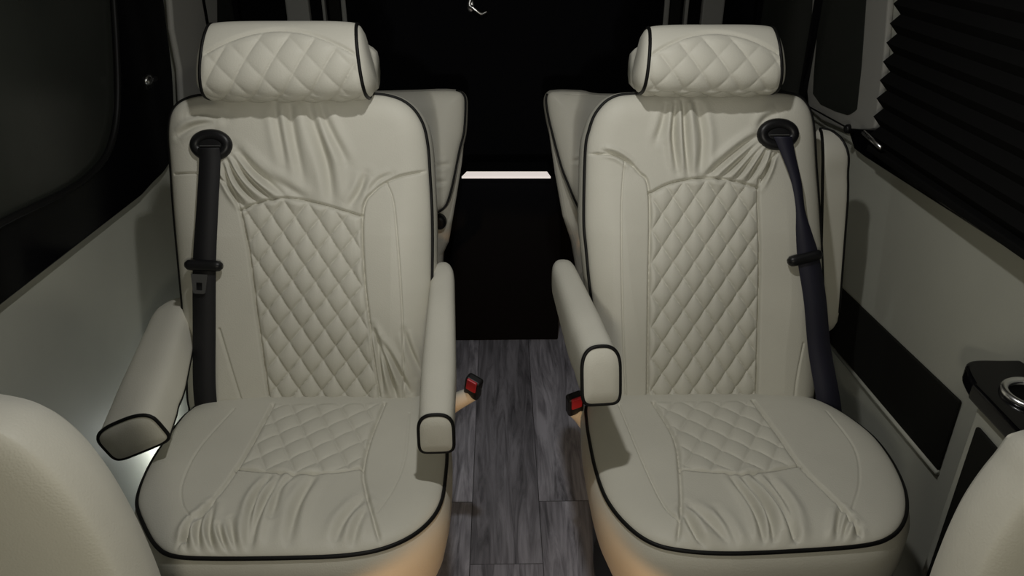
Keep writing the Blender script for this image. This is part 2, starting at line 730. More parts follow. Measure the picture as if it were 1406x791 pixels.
def ellipse_ring(c, ex, ey, ez, rx, ry, r, seg=48, flat=1.0):
    P = np.array([c+ex*rx*math.cos(2*math.pi*k/seg)+ey*ry*math.sin(2*math.pi*k/seg) for k in range(seg)])
    return tube(P, r, 12, closed=True)


def rounded_plate(c, ex, ey, ez, rx, ry, dome, seg=48, rings=7, power=2.0):
    V = [c+ez*dome]
    for i in range(1, rings+1):
        q = i/rings
        for k in range(seg):
            t = 2*math.pi*k/seg
            cx, cy = math.cos(t), math.sin(t)
            cx = math.copysign(abs(cx)**(2/power), cx)
            cy = math.copysign(abs(cy)**(2/power), cy)
            V.append(c+ex*rx*q*cx+ey*ry*q*cy+ez*dome*math.sqrt(max(0, 1-q**4)))
    Fc = [(0, 1+k, 1+(k+1) % seg) for k in range(seg)]
    for i in range(rings-1):
        for k in range(seg):
            l = (k+1) % seg
            Fc.append((1+i*seg+k, 1+(i+1)*seg+k, 1+(i+1)*seg+l, 1+i*seg+l))
    Fc.append(tuple(1+(rings-1)*seg+k for k in range(seg-1, -1, -1)))
    return np.array(V), Fc


def slab(poly3, nrm, th):
    """prism from a planar loop"""
    P = np.asarray(poly3, float)
    n = len(P)
    V = np.concatenate([P, P+np.array(nrm, float)*th])
    Fc = [tuple(range(n-1, -1, -1)), tuple(n+k for k in range(n))]
    for i in range(n):
        j = (i+1) % n
        Fc.append((i, j, n+j, n+i))
    return V, Fc


# =================================================================== chairs
LEAN = math.radians(20)
BV = np.array([0, math.sin(LEAN), math.cos(LEAN)])
CT = math.radians(4.9)
CV = np.array([0, -math.cos(CT), math.sin(CT)])
EX = np.array([1., 0, 0])

BACK_PROF = [(0.004, -0.008), (0.009, -0.03), (0.008, -0.07), (0.0, -0.105), (-0.02, -0.130), (-0.06, -0.14)]
SEAT_PROF = [(0.005, -0.008), (0.012, -0.03), (0.010, -0.08), (0.0, -0.13), (-0.02, -0.18), (-0.05, -0.20)]


def chair(spec):
    side = spec['side']
    base = np.array([spec['x'], 1.17, 0.0])
    root = thing('captain_chair', spec['label'], 'chair', base, 'cream captain chairs of the front row')
    # ---- cushion
    cp = Plane((spec['x'], 1.37, 0.425), EX, CV)
    out = spline(cp.P(spec['seat_out']), 8, closed=True)
    pad = Pad(cp, out, 0.022, 0.07, 300, 320)
    for (pts, d, w) in spec['seat_grooves']:
        pad.grooves.append((spline(cp.P(pts, 0.02), 6), d*1.3, w*0.55))
    for (pts, d, w) in spec['seat_wrinkles']:
        pad.wrinkles.append((spline(cp.P(pts, 0.02), 5), d, w))
    qp = np.vstack([spline(cp.P(e, 0.02), 8)[:-1] for e in spec['seat_quilt']])
    pad.quilts.append((qp, 0.056, 0.076, spec['seat_qrot'], 0.009, cp.P([spec['seat_qo']], 0.02)[0], side))
    cush = pad.build('seat_cushion', root, SEAT_PROF, LEATHER)
    # ---- pedestal
    zc = [(0.30, 0.17, 0.16), (0.27, 0.19, 0.18), (0.06, 0.19, 0.18), (0.02, 0.22, 0.21), (0.0, 0.22, 0.21)]
    V = []
    for (z, hx, hy) in zc:
        for k in range(32):
            t = 2*math.pi*k/32
            cx, cy = math.cos(t), math.sin(t)
            V.append((spec['x']+hx*math.copysign(abs(cx)**0.4, cx), 1.19+hy*math.copysign(abs(cy)**0.4, cy), z))
    Fc = []
    for i in range(len(zc)-1):
        for k in range(32):
            l = (k+1) % 32
            Fc.append((i*32+k, (i+1)*32+k, (i+1)*32+l, i*32+l))
    Fc += [tuple(range(32)), tuple(4*32+k for k in range(31, -1, -1))]
    mesh('pedestal', V, Fc, DARKMETAL, root)
    # ---- backrest
    bp = Plane((spec['x'], 1.37, 0.42), EX, BV)
    out = spline(bp.P(spec['back_out']), 8, closed=True)
    pad = Pad(bp, out, 0.030, 0.055, 340, 420)
    for (pts, d, w) in spec['back_grooves']:
        pad.grooves.append((spline(bp.P(pts, 0.025), 6), d*1.4, w*0.55))
    for (pts, d, w) in spec['back_wrinkles']:
        pad.wrinkles.append((spline(bp.P(pts, 0.025), 5), d, w))
    qp = np.vstack([spline(bp.P(e, 0.025), 8)[:-1] for e in spec['back_quilt']])
    pad.quilts.append((qp, spec['qw'], spec['qh'], spec['back_qrot'], 0.013, bp.P([spec['back_qo']], 0.025)[0], -side))
    qc = qp.mean(0)

    def lateral(X, Y):
        # wings stand a little proud of the centre
        return 0.016*np.clip((np.abs(X-qc[0])-0.10)/0.10, 0, 1)*np.clip((0.48-Y)/0.12, 0, 1)
    pad.extra = lateral
    back = pad.build('backrest', root, BACK_PROF, LEATHER, pipe_part=spec['back_pipe'])
    # ---- headrest
    hr = spec['head']
    hl = math.radians(14)
    hp = Plane(hit(*hr['bottom'], bp.O+bp.N*0.03, bp.N)+np.array([0, hr['dy'], 0]), EX, (0, math.sin(hl), math.cos(hl)))
    headrest(root, hp, hr['hx'], hr['wt'], hr['wb'], side, hr['hs'], hr['rot'])
    # ---- armrests
    for a in spec['arms']:
        armrest(root, **a)
    # ---- belt
    bz = bp.P([spec['bezel']], 0.04)[0]
    hz = float(pad.h(bz[0], bz[1]))
    c = bp.W(bz[0], bz[1], hz-0.002)
    bez = mesh('belt_guide', *join(ellipse_ring(c+bp.N*0.004, bp.X, bp.V, bp.N, 0.032, 0.021, 0.0115),
                                   rounded_plate(c+bp.N*0.006, bp.X, bp.V, bp.N, 0.032, 0.021, 0.005)), PLASTIC, root)
    sl = join(box(c+bp.N*0.012-bp.V*0.002, (0.042, 0.0025, 0.004), np.array([bp.X, bp.V, bp.N])))
    bevel(mesh('slot_bar', *sl, GREYPL, bez, smooth=False), 0.002)
    pth, wd = [], []
    for (u, v, hw, ang, lift) in spec['belt']:
        p = bp.P([(u, v)], 0.04)[0]
        inn = max(0.0, float(pad.h(p[0], p[1]))) if lift >= 0 else 0.03
        pth.append(bp.W(p[0], p[1], inn+0.012+lift))
        ar = math.radians(ang)
        wd.append(hw*(math.cos(ar)*bp.X+math.sin(ar)*bp.V)*1.0+hw*spec.get('twist', 0)*0*bp.N)
    belt = mesh('seat_belt', *strip(pth, wd), spec['belt_mat'], root)
    # stopper
    (u, v, ang, hw) = spec['stopper']
    p = bp.P([(u, v)], 0.05)[0]
    ar = math.radians(ang)
    ex = math.cos(ar)*bp.X+math.sin(ar)*bp.V
    ey = -math.sin(ar)*bp.X+math.cos(ar)*bp.V
    c = bp.W(p[0], p[1], max(0.02, float(pad.h(p[0], p[1])))+0.014)
    P = np.array([c+ex*t for t in np.linspace(-hw, hw, 15)])
    rr = 0.0118*np.sqrt(np.clip(1-(np.linspace(-1, 1, 15)*0.97)**8, 0.1, 1))
    stp = mesh('belt_stopper', *tube(P, rr, 14), PLASTIC, belt)
    if spec.get('tongue'):
        (u, v) = spec['tongue']
        p = bp.P([(u, v)], 0.05)[0]
        c = bp.W(p[0], p[1], float(pad.h(p[0], p[1]))+0.018)
        w, h, t = 0.017, 0.020, 0.0035
        outl = [(-w, h), (-w*0.72, -h*0.9), (-w*0.5, -h), (w*0.5, -h), (w*0.72, -h*0.9), (w, h)]
        innr = [(-w*0.36, h*0.15), (-w*0.36, -h*0.6), (-w*0.2, -h*0.65), (w*0.2, -h*0.65), (w*0.36, -h*0.6), (w*0.36, h*0.15)]
        V = []
        for z in (0, t):
            for (x, y) in outl+innr:
                V.append(c+ex*x+ey*y+bp.N*z)
        Fc = []
        for k in range(6):
            l = (k+1) % 6
            Fc.append((12+k, 12+l, 18+l, 18+k))
            Fc.append((k, 6+k, 6+l, l))
            Fc.append((k, l, 12+l, 12+k))
            Fc.append((6+k, 18+k, 18+l, 6+l))
        mesh('belt_tongue', V, Fc, GREYPL, belt, smooth=False)
    # ---- buckle on its stalk, aisle side
    b = spec['buckle']
    c = np.array(b['c'])
    stalk = [np.array(b['root']), (np.array(b['root'])*0.5+c*0.5)+np.array([0, 0, -0.006]), c-np.array(b['dir'])*0.028]
    st = mesh('buckle_stalk', *tube(spline(stalk, 8), np.linspace(0.024, 0.016, 17), 14), LEATHER, root)
    d = np.array(b['dir'], float)
    d /= np.linalg.norm(d)
    sdv = np.array(b['wide'], float)
    sdv = sdv-np.dot(sdv, d)*d
    sdv /= np.linalg.norm(sdv)
    tv = np.cross(d, sdv)
    R = np.array([sdv, tv, d])
    bk = mesh('belt_buckle', *box(c, (0.036, 0.022, 0.062), R), PLASTIC, root, smooth=False)
    bevel(bk, 0.006, 4)
    rb = mesh('release_button', *box(c+d*0.0165+tv*0.0105*b['face'], (0.024, 0.007, 0.034), R), RED, bk, smooth=False)
    bevel(rb, 0.0025, 3)
    return root, bp, cp


# ---- left chair, seen on the left of the aisle
A = crop(180, 520, 2.92)
Bq = crop(230, 120, 1.72)
left = dict(
    side=-1, x=-0.43, label='cream quilted captain chair left of the aisle, both armrests lowered, belt hanging straight',
    seat_out=[(300, 548), (262, 566), (240, 590), (214, 628), (197, 662), (190, 692), (200, 722), (217, 750), (242, 763), (300, 766),
              (400, 765), (470, 762), (520, 754), (560, 738), (588, 716), (604, 690), (610, 655), (612, 618), (606, 575), (585, 546), (440, 540)],
    seat_quilt=[[(375, 556), (346, 610), (325, 645)], [(325, 645), (400, 652), (455, 650), (498, 644)], [(498, 644), (507, 610), (525, 554)], [(525, 554), (375, 556)]],
    seat_qrot=math.radians(10), seat_qo=(420, 600),
    seat_grooves=[([(375, 556), (346, 610), (325, 645), (290, 692), (236, 752)], 0.006, 0.006),
                  ([(325, 645), (400, 652), (455, 650), (498, 644)], 0.006, 0.005),
                  ([(528, 554), (508, 605), (499, 645), (502, 672), (512, 710), (526, 752)], 0.006, 0.006),
                  ([(322, 562), (275, 615), (252, 660), (250, 690), (262, 712)], 0.0018, 0.003),
                  ([(562, 568), (556, 630), (540, 672), (518, 705)], 0.0018, 0.003)],
    seat_wrinkles=[(A((320, 500), (270, 600), (275, 690)), 0.005, 0.005), (A((335, 500), (310, 610), (345, 697)), 0.005, 0.005),
                   (A((290, 530), (225, 600), (215, 690)), 0.005, 0.005),
                   (A((400, 560), (410, 640), (430, 690)), 0.003, 0.005), (A((350, 590), (365, 640), (400, 697)), 0.004, 0.004),
                   (A((560, 395), (490, 500), (455, 690)), 0.006, 0.006), (A((600, 390), (520, 530), (475, 680)), 0.006, 0.006),
                   (A((660, 385), (600, 440), (560, 560)), 0.004, 0.006), (A((740, 385), (670, 500), (630, 650)), 0.005, 0.008),
                   (A((945, 470), (860, 560), (815, 650)), 0.004, 0.008), (A((950, 510), (900, 600), (880, 690)), 0.003, 0.007)],
    back_out=[(285, 588), (262, 560), (258, 500), (252, 420), (241, 300), (236, 230), (233, 180), (240, 150), (262, 135), (300, 131), (400, 130), (500, 130),
              (538, 134), (563, 147), (579, 170), (586, 200), (589, 240), (592, 300), (592, 370), (590, 450), (588, 520), (585, 560), (570, 588)],
    back_pipe=(0, 1),
    back_quilt=[[(374, 575), (355, 440), (343, 345), (331, 289)], [(331, 289), (360, 277), (395, 272), (440, 280), (497, 297)], [(497, 297), (501, 380), (512, 470), (527, 575)], [(527, 575), (374, 575)]],
    back_qrot=math.radians(-5), back_qo=(404, 342), qw=0.0485, qh=0.066,
    back_grooves=[([(374, 575), (355, 440), (343, 345), (331, 289), (318, 262), (300, 240)], 0.006, 0.005),
                  ([(331, 289), (360, 277), (395, 272), (440, 280), (497, 297)], 0.006, 0.005),
                  ([(585, 235), (545, 244), (515, 262), (499, 292), (501, 380), (512, 470), (527, 575)], 0.006, 0.005),
                  ([(238, 239), (266, 238), (300, 240)], 0.005, 0.003),
                  ([(531, 250), (543, 290), (553, 420), (556, 570)], 0.0035, 0.003),
                  ([(305, 450), (325, 520), (342, 575)], 0.003, 0.004)],
    back_wrinkles=[([(243, 187), (268, 173), (296, 168)], 0.004, 0.006), ([(255, 160), (285, 157), (315, 163)], 0.003, 0.008), ([(306, 222), (317, 255), (337, 285)], 0.006, 0.005), ([(311, 216), (330, 250), (354, 278)], 0.007, 0.005),
                   ([(318, 212), (345, 246), (376, 274)], 0.007, 0.005), ([(326, 210), (356, 240), (394, 270)], 0.006, 0.006),
                   ([(322, 200), (365, 240), (425, 275)], 0.004, 0.008),
                   ([(376, 136), (384, 180), (394, 230)], 0.0035, 0.008), ([(396, 136), (404, 190), (418, 250)], 0.004, 0.009),
                   ([(422, 136), (438, 190), (450, 232), (457, 278)], 0.006, 0.010), ([(437, 136), (454, 180), (478, 225)], 0.004, 0.008),
                   ([(503, 238), (494, 262), (480, 284)], 0.004, 0.007), ([(540, 238), (520, 248), (505, 265)], 0.002, 0.005),
                   (Bq((485, 560), (500, 620), (512, 720)), 0.005, 0.005), (Bq((492, 575), (520, 650), (545, 735)), 0.006, 0.005),
                   (Bq((505, 590), (540, 650), (575, 720)), 0.005, 0.005), (Bq((560, 570), (575, 620), (600, 680)), 0.004, 0.006)],
    head=dict(bottom=(398, 134), dy=0.0, hx=0.0, hs=0.90, wt=0.286, wb=0.318, rot=math.radians(6)),
    arms=[dict(rear=(-0.128, 1.53, 0.69), front=(-0.114, 1.055, 0.603), width=0.065, height=0.072, cap_slant=0.35, flare=0.92),
          dict(rear=(-0.728, 1.50, 0.615), front=(-0.690, 1.120, 0.553), width=0.122, height=0.074, roll=0.42, cap_slant=0.15, edge_pipe=True)],
    bezel=(288, 199), belt_mat=BELT,
    belt=[(288, 203, 0.0215, 0, 0.004), (289, 225, 0.0215, 0, 0.002), (287, 290, 0.0220, 0, 0.0), (285, 360, 0.0235, 0, 0.0), (284, 450, 0.0235, 0, 0.0), (284, 530, 0.0235, 0, 0.0), (286, 585, 0.0235, 0, 0.0)],
    stopper=(282, 364, -3, 0.038), tongue=(277, 389),
    buckle=dict(c=ony(650, 531, 1.36), root=(-0.15, 1.40, 0.36), dir=(0.12, -0.35, 0.9), wide=(0.8, -0.5, 0), face=-1),
)

C2 = crop(780, 520, 2.919)
Dq = crop(760, 120, 1.72)
right = dict(
    side=1, x=0.43, label='cream quilted captain chair right of the aisle, one armrest folded up, twisted navy belt',
    seat_out=[(830, 545), (808, 556), (807, 580), (812, 612), (820, 648), (834, 685), (858, 717), (890, 742), (930, 754), (1000, 759),
              (1100, 755), (1185, 748), (1222, 736), (1240, 714), (1243, 685), (1234, 655), (1215, 622), (1190, 594), (1150, 566), (1110, 549), (1060, 543), (940, 540)],
    seat_quilt=[[(897, 553), (925, 600), (933, 645)], [(933, 645), (990, 650), (1030, 652), (1098, 640)], [(1098, 640), (1070, 600), (1034, 551)], [(1034, 551), (897, 553)]],
    seat_qrot=math.radians(-6), seat_qo=(1000, 602),
    seat_grooves=[([(897, 553), (925, 600), (933, 645), (935, 700), (929, 752)], 0.006, 0.006),
                  ([(933, 645), (990, 650), (1030, 652), (1098, 640)], 0.006, 0.005),
                  ([(1034, 551), (1070, 600), (1098, 640), (1150, 692), (1200, 748)], 0.006, 0.006),
                  ([(1135, 565), (1172, 615), (1180, 660), (1170, 700)], 0.0018, 0.003),
                  ([(850, 556), (885, 640), (912, 695), (932, 715)], 0.004, 0.004)],
    seat_wrinkles=[(C2((650, 390), (750, 530), (805, 690)), 0.006, 0.006), (C2((690, 390), (800, 540), (835, 690)), 0.006, 0.006),
                   (C2((740, 390), (825, 480), (900, 600), (930, 680)), 0.006, 0.006), (C2((800, 400), (880, 510), (935, 650)), 0.005, 0.007),
                   (C2((1095, 520), (1082, 600), (1078, 680)), 0.005, 0.005), (C2((1130, 550), (1110, 610), (1105, 680)), 0.005, 0.005),
                   (C2((1165, 580), (1160, 630), (1150, 670)), 0.004, 0.005),
                   (C2((450, 520), (520, 620), (590, 690)), 0.005, 0.006), (C2((470, 500), (600, 600), (690, 695)), 0.004, 0.008),
                   (C2((590, 520), (670, 630), (700, 690)), 0.003, 0.007)],
    back_out=[(850, 580), (836, 555), (824, 480), (812, 400), (806, 340), (803, 300), (805, 210), (810, 180), (820, 155), (840, 136), (872, 130), (960, 129), (1040, 128), (1085, 130),
              (1105, 142), (1115, 170), (1119, 230), (1124, 300), (1128, 400), (1120, 480), (1116, 545), (1105, 580)],
    back_pipe=(0, 1),
    back_quilt=[[(888, 570), (890, 400), (891, 266)], [(891, 266), (920, 252), (960, 245), (1000, 247), (1040, 258)], [(1040, 258), (1042, 350), (1040, 450), (1037, 570)], [(1037, 570), (888, 570)]],
    back_qrot=math.radians(1), back_qo=(924, 271), qw=0.0455, qh=0.068,
    back_grooves=[([(888, 570), (890, 400), (891, 266), (876, 236), (850, 215), (806, 211)], 0.006, 0.005),
                  ([(891, 266), (920, 252), (960, 245), (1000, 247), (1040, 258)], 0.006, 0.005),
                  ([(1064, 212), (1046, 240), (1040, 258), (1042, 350), (1040, 450), (1037, 570)], 0.006, 0.005),
                  ([(857, 222), (852, 300), (854, 440), (860, 570)], 0.003, 0.003),
                  ([(1100, 470), (1090, 520), (1085, 570)], 0.002, 0.004)],
    back_wrinkles=[(Dq((290, 25), (283, 110), (292, 200)), 0.006, 0.006), (Dq((305, 22), (310, 100), (318, 210)), 0.006, 0.006),
                   (Dq((335, 25), (352, 120), (345, 205)), 0.005, 0.008), (Dq((270, 30), (255, 90), (240, 130)), 0.003, 0.007),
                   (Dq((492, 108), (430, 150), (350, 218)), 0.007, 0.007), (Dq((497, 118), (440, 170), (390, 215)), 0.007, 0.006),
                   (Dq((502, 128), (455, 180), (425, 218)), 0.006, 0.005), (Dq((507, 138), (480, 180), (455, 225)), 0.006, 0.005),
                   (Dq((515, 150), (505, 190), (485, 235)), 0.005, 0.004),
                   (Dq((530, 60), (500, 75), (480, 100)), 0.003, 0.007), (Dq((115, 150), (150, 160), (185, 185)), 0.004, 0.004)],
    head=dict(bottom=(976, 127), dy=0.0, hx=-0.010, hs=0.80, wt=0.245, wb=0.268, rot=math.radians(-4)),
    arms=[dict(rear=(0.132, 1.53, 0.695), front=(0.170, 1.095, 0.716), width=0.066, height=0.100, cap_slant=0.25, flare=1.0),
          dict(rear=ony(1122, 452, 1.60), front=ony(1126, 176, 1.69), width=0.066, height=0.075, upv=(-0.12, 1, 0.1), cap_slant=0.0, rear_scale=0.8,
               round_front=True, edge_pipe=True, label='armrest folded up beside the backrest')],
    bezel=(1070, 184), belt_mat=BELTN,
    belt=[(1073, 188, 0.0185, 0, 0.005), (1081, 215, 0.0150, -10, 0.006), (1090, 250, 0.0120, -20, 0.010), (1094, 287, 0.0110, -25, 0.012), (1099, 320, 0.0170, -5, 0.008), (1106, 355, 0.0225, 12, 0.004), (1116, 410, 0.0235, 12, 0.004),
          (1126, 480, 0.0240, 10, 0.008), (1136, 545, 0.0250, 8, 0.008), (1143, 590, 0.0250, 5, 0.0)],
    stopper=(1104, 354, 14, 0.036),
    buckle=dict(c=ony(789, 554, 1.33), root=(0.19, 1.37, 0.36), dir=(-0.06, -0.35, 0.9), wide=(0.9, 0.35, 0), face=-1),
)
CL = chair(left)
CR = chair(right)


# ============================================================ rear row seats
def rear_seat(spec):
    x = spec['x']
    root = thing('rear_seat', spec['label'], 'seat', (x, 2.2, 0), 'grey cream seats of the rear row')
    lean = math.radians(18)
    pl = Plane((x, 2.0, 0.36), EX, (0, math.sin(lean), math.cos(lean)))
    inner = pl.P(spec['inner'])
    sg = spec['side']
    # finish the outline on the hidden, outer side
    xo = sg*0.20
    pts = [tuple(p) for p in inner]
    top = pts[0][1]
    bot = pts[-1][1]
    pts += [(xo*0.9, bot-0.02), (xo, 0.1), (xo*1.02, top-0.08), (xo*0.9, top-0.01)]
    P = np.array(pts)
    # counter-clockwise
    area = np.sum(P[:, 0]*np.roll(P[:, 1], -1)-np.roll(P[:, 0], -1)*P[:, 1])
    if area < 0:
        P = P[::-1]
    out = spline(P, 8, closed=True)
    pad = Pad(pl, out, 0.03, 0.06, 90, 110)
    wr = spec['wr']
    for (p_, d, w) in wr:
        pad.wrinkles.append((spline(pl.P(p_, 0.02), 5), d, w))
    bk = pad.build('backrest', root, [(0.003, -0.008), (0.007, -0.03), (0.006, -0.08), (-0.01, -0.11), (-0.03, -0.12)], LEATHER, pipe_part=(0.20, 0.505) if sg < 0 else (0.735, 1.0))
    # bench cushion
    V, Fc = box((x+sg*0.045, 1.90, 0.34), (0.34, 0.36, 0.16))
    c = mesh('seat_cushion', V, Fc, LEATHER, root)
    bevel(c, 0.045, 5)
    V, Fc = box((x+sg*0.06, 1.95, 0.13), (0.26, 0.36, 0.26))
    b = mesh('seat_base', V, Fc, DARKMETAL, root, smooth=False)
    bevel(b, 0.02)
    # lower side cover that carries the recliner knob
    sc_ = spec['cover']
    P = [ony(u, v, 2.15) for (u, v) in sc_]
    V, Fc = slab(P, (0, 1, 0), 0.09)
    cv = mesh('side_cover', V, Fc, LEATHER, root, smooth=False)
    bevel(cv, 0.02, 4)
    if spec.get('knob'):
        k = ony(*spec['knob'], 2.148)
        V, Fc = rounded_plate(k, EX, np.array([0, 0, 1.]), np.array([0, -1., 0]), 0.021, 0.026, 0.018, 32)
        kn = mesh('recliner_knob', V, Fc, PLASTIC, root)
    return root


rear_seat(dict(side=-1, x=-0.36, label='grey cream rear seat behind the left captain chair, black recliner knob on its side',
               inner=[(560, 126), (600, 124), (626, 125), (636, 131), (638, 145), (636, 180), (630, 205), (624, 235), (618, 262), (611, 282), (600, 291), (585, 300), (560, 330)],
               wr=[([(600, 228), (618, 226)], 0.003, 0.006), ([(598, 250), (614, 250)], 0.003, 0.006)],
               cover=[(636, 150), (637, 190), (634, 225), (627, 270), (621, 305), (616, 335), (608, 352), (606, 400), (560, 400), (560, 285), (590, 250), (610, 180)],
               knob=(604, 304)))
rear_seat(dict(side=1, x=0.36, label='grey cream rear seat behind the right captain chair, sharp wedge of its shoulder showing',
               inner=[(830, 131), (800, 126), (768, 125), (755, 127), (751, 137), (754, 160), (760, 185), (766, 208), (773, 232), (781, 252), (792, 278), (810, 310), (840, 330)],
               wr=[([(786, 222), (800, 219)], 0.003, 0.005)],
               cover=[(752, 150), (754, 180), (759, 215), (765, 255), (773, 300), (785, 335), (796, 400), (840, 400), (840, 290), (800, 250), (775, 170)]))


# ============================================================ front row seats
def front_seat(spec):
    x = spec['x']
    root = thing('front_seat', spec['label'], 'seat', (x, 0.55, 0), 'cream front seats beside the viewer')
    lean = math.radians(8)
    pl = Plane((x, 0.56, 0.45), EX, (0, math.sin(lean), math.cos(lean)))
    e = pl.P(spec['edge'], -0.06)
    sg = spec['side']
    pts = [tuple(p) for p in e]
    # mirrored about the seat's centre line for the outer half, out of the frame
    pts = [p for p in pts if sg*p[0] < sg*spec['cx']-0.02]
    mir = [(2*spec['cx']-p[0], p[1]) for p in pts[::-1]]
    low = pts[-1]
    P = np.array(pts+[(low[0]-sg*0.0, 0.12), (low[0]+sg*0.05, 0.0)]+[(2*spec['cx']-low[0]-sg*0.05, 0.0), (2*spec['cx']-low[0], 0.12)]+mir)
    area = np.sum(P[:, 0]*np.roll(P[:, 1], -1)-np.roll(P[:, 0], -1)*P[:, 1])
    if area < 0:
        P = P[::-1]
    out = spline(P, 6, closed=True)
    pad = Pad(pl, out, 0.022, 0.09, 120, 140)
    bk = pad.build('backrest', root, [(0.002, -0.01), (0.004, -0.03), (0.0, -0.06), (-0.02, -0.085), (-0.05, -0.09)], LEATHER, pipe_r=0.0006)
    bpy.data.objects.remove(bk.children[0])
    cx = (spec['gap']+sg*0.74)/2
    wd = abs(sg*0.74-spec['gap'])
    c = mesh('seat_cushion', *box((cx, 0.26, 0.47), (wd, 0.48, 0.20)), LEATHER, root)
    bevel(c, 0.05, 5)
    b = mesh('seat_base', *box((cx, 0.28, 0.185), (wd-0.06, 0.42, 0.37)), DARKMETAL, root, smooth=False)
    bevel(b, 0.02)
    return root


front_seat(dict(side=-1, x=-0.6, cx=-0.01, gap=-0.20, label='cream front seat back in the near left corner, beside the outer armrest',
                edge=[(-60, 536), (0, 541), (55, 555), (105, 590), (147, 640), (182, 700), (206, 752), (224, 800), (240, 860)]))
front_seat(dict(side=1, x=0.60, cx=0.03, gap=0.21, label='cream front seat back in the near right corner below the cup holder',
                edge=[(1500, 548), (1450, 562), (1406, 590), (1362, 632), (1325, 682), (1300, 730), (1280, 780), (1272, 810), (1262, 870)]))

# ================================================================ room shell
Ctx.base = np.zeros(3)
WX = 0.90
Y0, Y1, ZC = -1.1, 3.0, 2.0
BACKY = 2.75


def quad(name, pts, m, th, nrm):
    V, Fc = slab(pts, nrm, th)
    return structure(mesh(name, V, Fc, m, None, smooth=False))


quad('floor', [(-1, Y0, 0), (1, Y0, 0), (1, Y1, 0), (-1, Y1, 0)], FLOORM, 0.05, (0, 0, -1))
quad('ceiling', [(-1, Y0, ZC), (1, Y0, ZC), (1, Y1, ZC), (-1, Y1, ZC)], CEILM, 0.05, (0, 0, 1))
quad('wall_left', [(-WX, Y0, 0), (-WX, Y1, 0), (-WX, Y1, ZC), (-WX, Y0, ZC)], WALLM, 0.05, (-1, 0, 0))
quad('wall_right', [(WX, Y0, 0), (WX, Y1, 0), (WX, Y1, ZC), (WX, Y0, ZC)], WALLM, 0.05, (1, 0, 0))
quad('wall_rear', [(-WX, BACKY, 0), (WX, BACKY, 0), (WX, BACKY, ZC), (-WX, BACKY, ZC)], BLACK, 0.05, (0, 1, 0))


# ---- left window: gloss black surround with a rounded corner, dark pane
def ring_frame(name, outer, inner, nrm, th, m):
    """plate with a hole: outer and inner loops of equal length"""
    n = len(outer)
    O, I = np.asarray(outer), np.asarray(inner)
    nr = np.array(nrm)*th
    V = np.concatenate([O, I, O+nr, I+nr])
    Fc = []
    for k in range(n):
        l = (k+1) % n
        Fc += [(2*n+k, 2*n+l, 3*n+l, 3*n+k), (k, n+k, n+l, l), (k, l, 2*n+l, 2*n+k), (n+k, 3*n+k, 3*n+l, n+l)]
    return mesh(name, V, Fc, m, None, smooth=False)


def resample(P, n):
    P = np.asarray(P, float)
    Q = np.vstack([P, P[:1]])
    L = np.concatenate([[0], np.cumsum(np.linalg.norm(np.diff(Q, axis=0), axis=1))])
    t = np.linspace(0, L[-1], n, endpoint=False)
    return np.stack([np.interp(t, L, Q[:, k]) for k in range(3)], 1)


def paths(px, x):
    return [onx(u, v, x) for (u, v) in px]


def radial_pair(outer, inner, n=96):
    """two loops sampled along the same directions from the inner centre (both in a x = const plane)"""
    c = np.asarray(inner).mean(0)

    def sample(P):
        P = np.asarray(P)
        Q = np.vstack([P, P[:1]])
        res = []
        for k in range(n):
            t = 2*math.pi*k/n
            d = np.array([math.cos(t), math.sin(t)])
            best = None
            for i in range(len(Q)-1):
                a = Q[i][1:]-c[1:]
                b = Q[i+1][1:]-c[1:]
                e = b-a
                det = d[0]*(-e[1])+e[0]*d[1]
                if abs(det) < 1e-12:
                    continue
                r = (a[0]*(-e[1])+e[0]*a[1])/det
                s = (d[0]*a[1]-d[1]*a[0])/det
                if -1e-9 <= s <= 1+1e-9 and r > 0:
                    best = r if best is None else max(best, r)
            res.append((P[0][0], c[1]+d[0]*best, c[2]+d[1]*best))
        return np.array(res)
    return sample(outer), sample(inner)


XL = -WX+0.022
go = spline(paths([(222, -30), (230, 40), (237, 100), (240, 170), (237, 218)], XL), 8)
go2 = spline(paths([(237, 218), (226, 236), (212, 250), (196, 268)], XL), 6)
gl = np.array(paths([(196, 268), (0, 421)], XL))
zt = 1.70
zsill = gl[1][2]
outer = np.vstack([go, go2[1:], gl[1:], [(XL, -0.2, zsill), (XL, -0.2, zt), (XL, go[0][1], zt)]])
inner_px = [(153, -20), (158, 60), (160, 130), (156, 178), (143, 216), (118, 244), (88, 264), (40, 287), (0, 306)]
gi = spline(paths(inner_px, XL), 8)
inner = np.vstack([gi, [(XL, -0.1, gi[-1][2]), (XL, -0.1, zt-0.08), (XL, gi[0][1], zt-0.08)]])
O, I = radial_pair(outer, inner, 160)
O[:, 0] = -WX; I[:, 0] = -WX
w1 = structure(ring_frame('window_1', O, I, (1, 0, 0), 0.022, GLOSS))
bevel(w1, 0.01, 4)
pane = I.copy(); pane[:, 0] = -WX+0.004
cpt = pane.mean(0)
# pane drawn as a slightly oversize plate behind the surround
pane = cpt+(pane-cpt)*1.04
V, Fc = slab(pane, (1, 0, 0), 0.012)
g = mesh('window_pane', V, Fc, GLASS, w1, smooth=False)
# rubber bead around the pane
bead = cpt+(I-cpt)*0.995
bead[:, 0] = XL+0.004
mesh('window_seal', *tube(bead, 0.007, 8, closed=True), PIPE, w1)
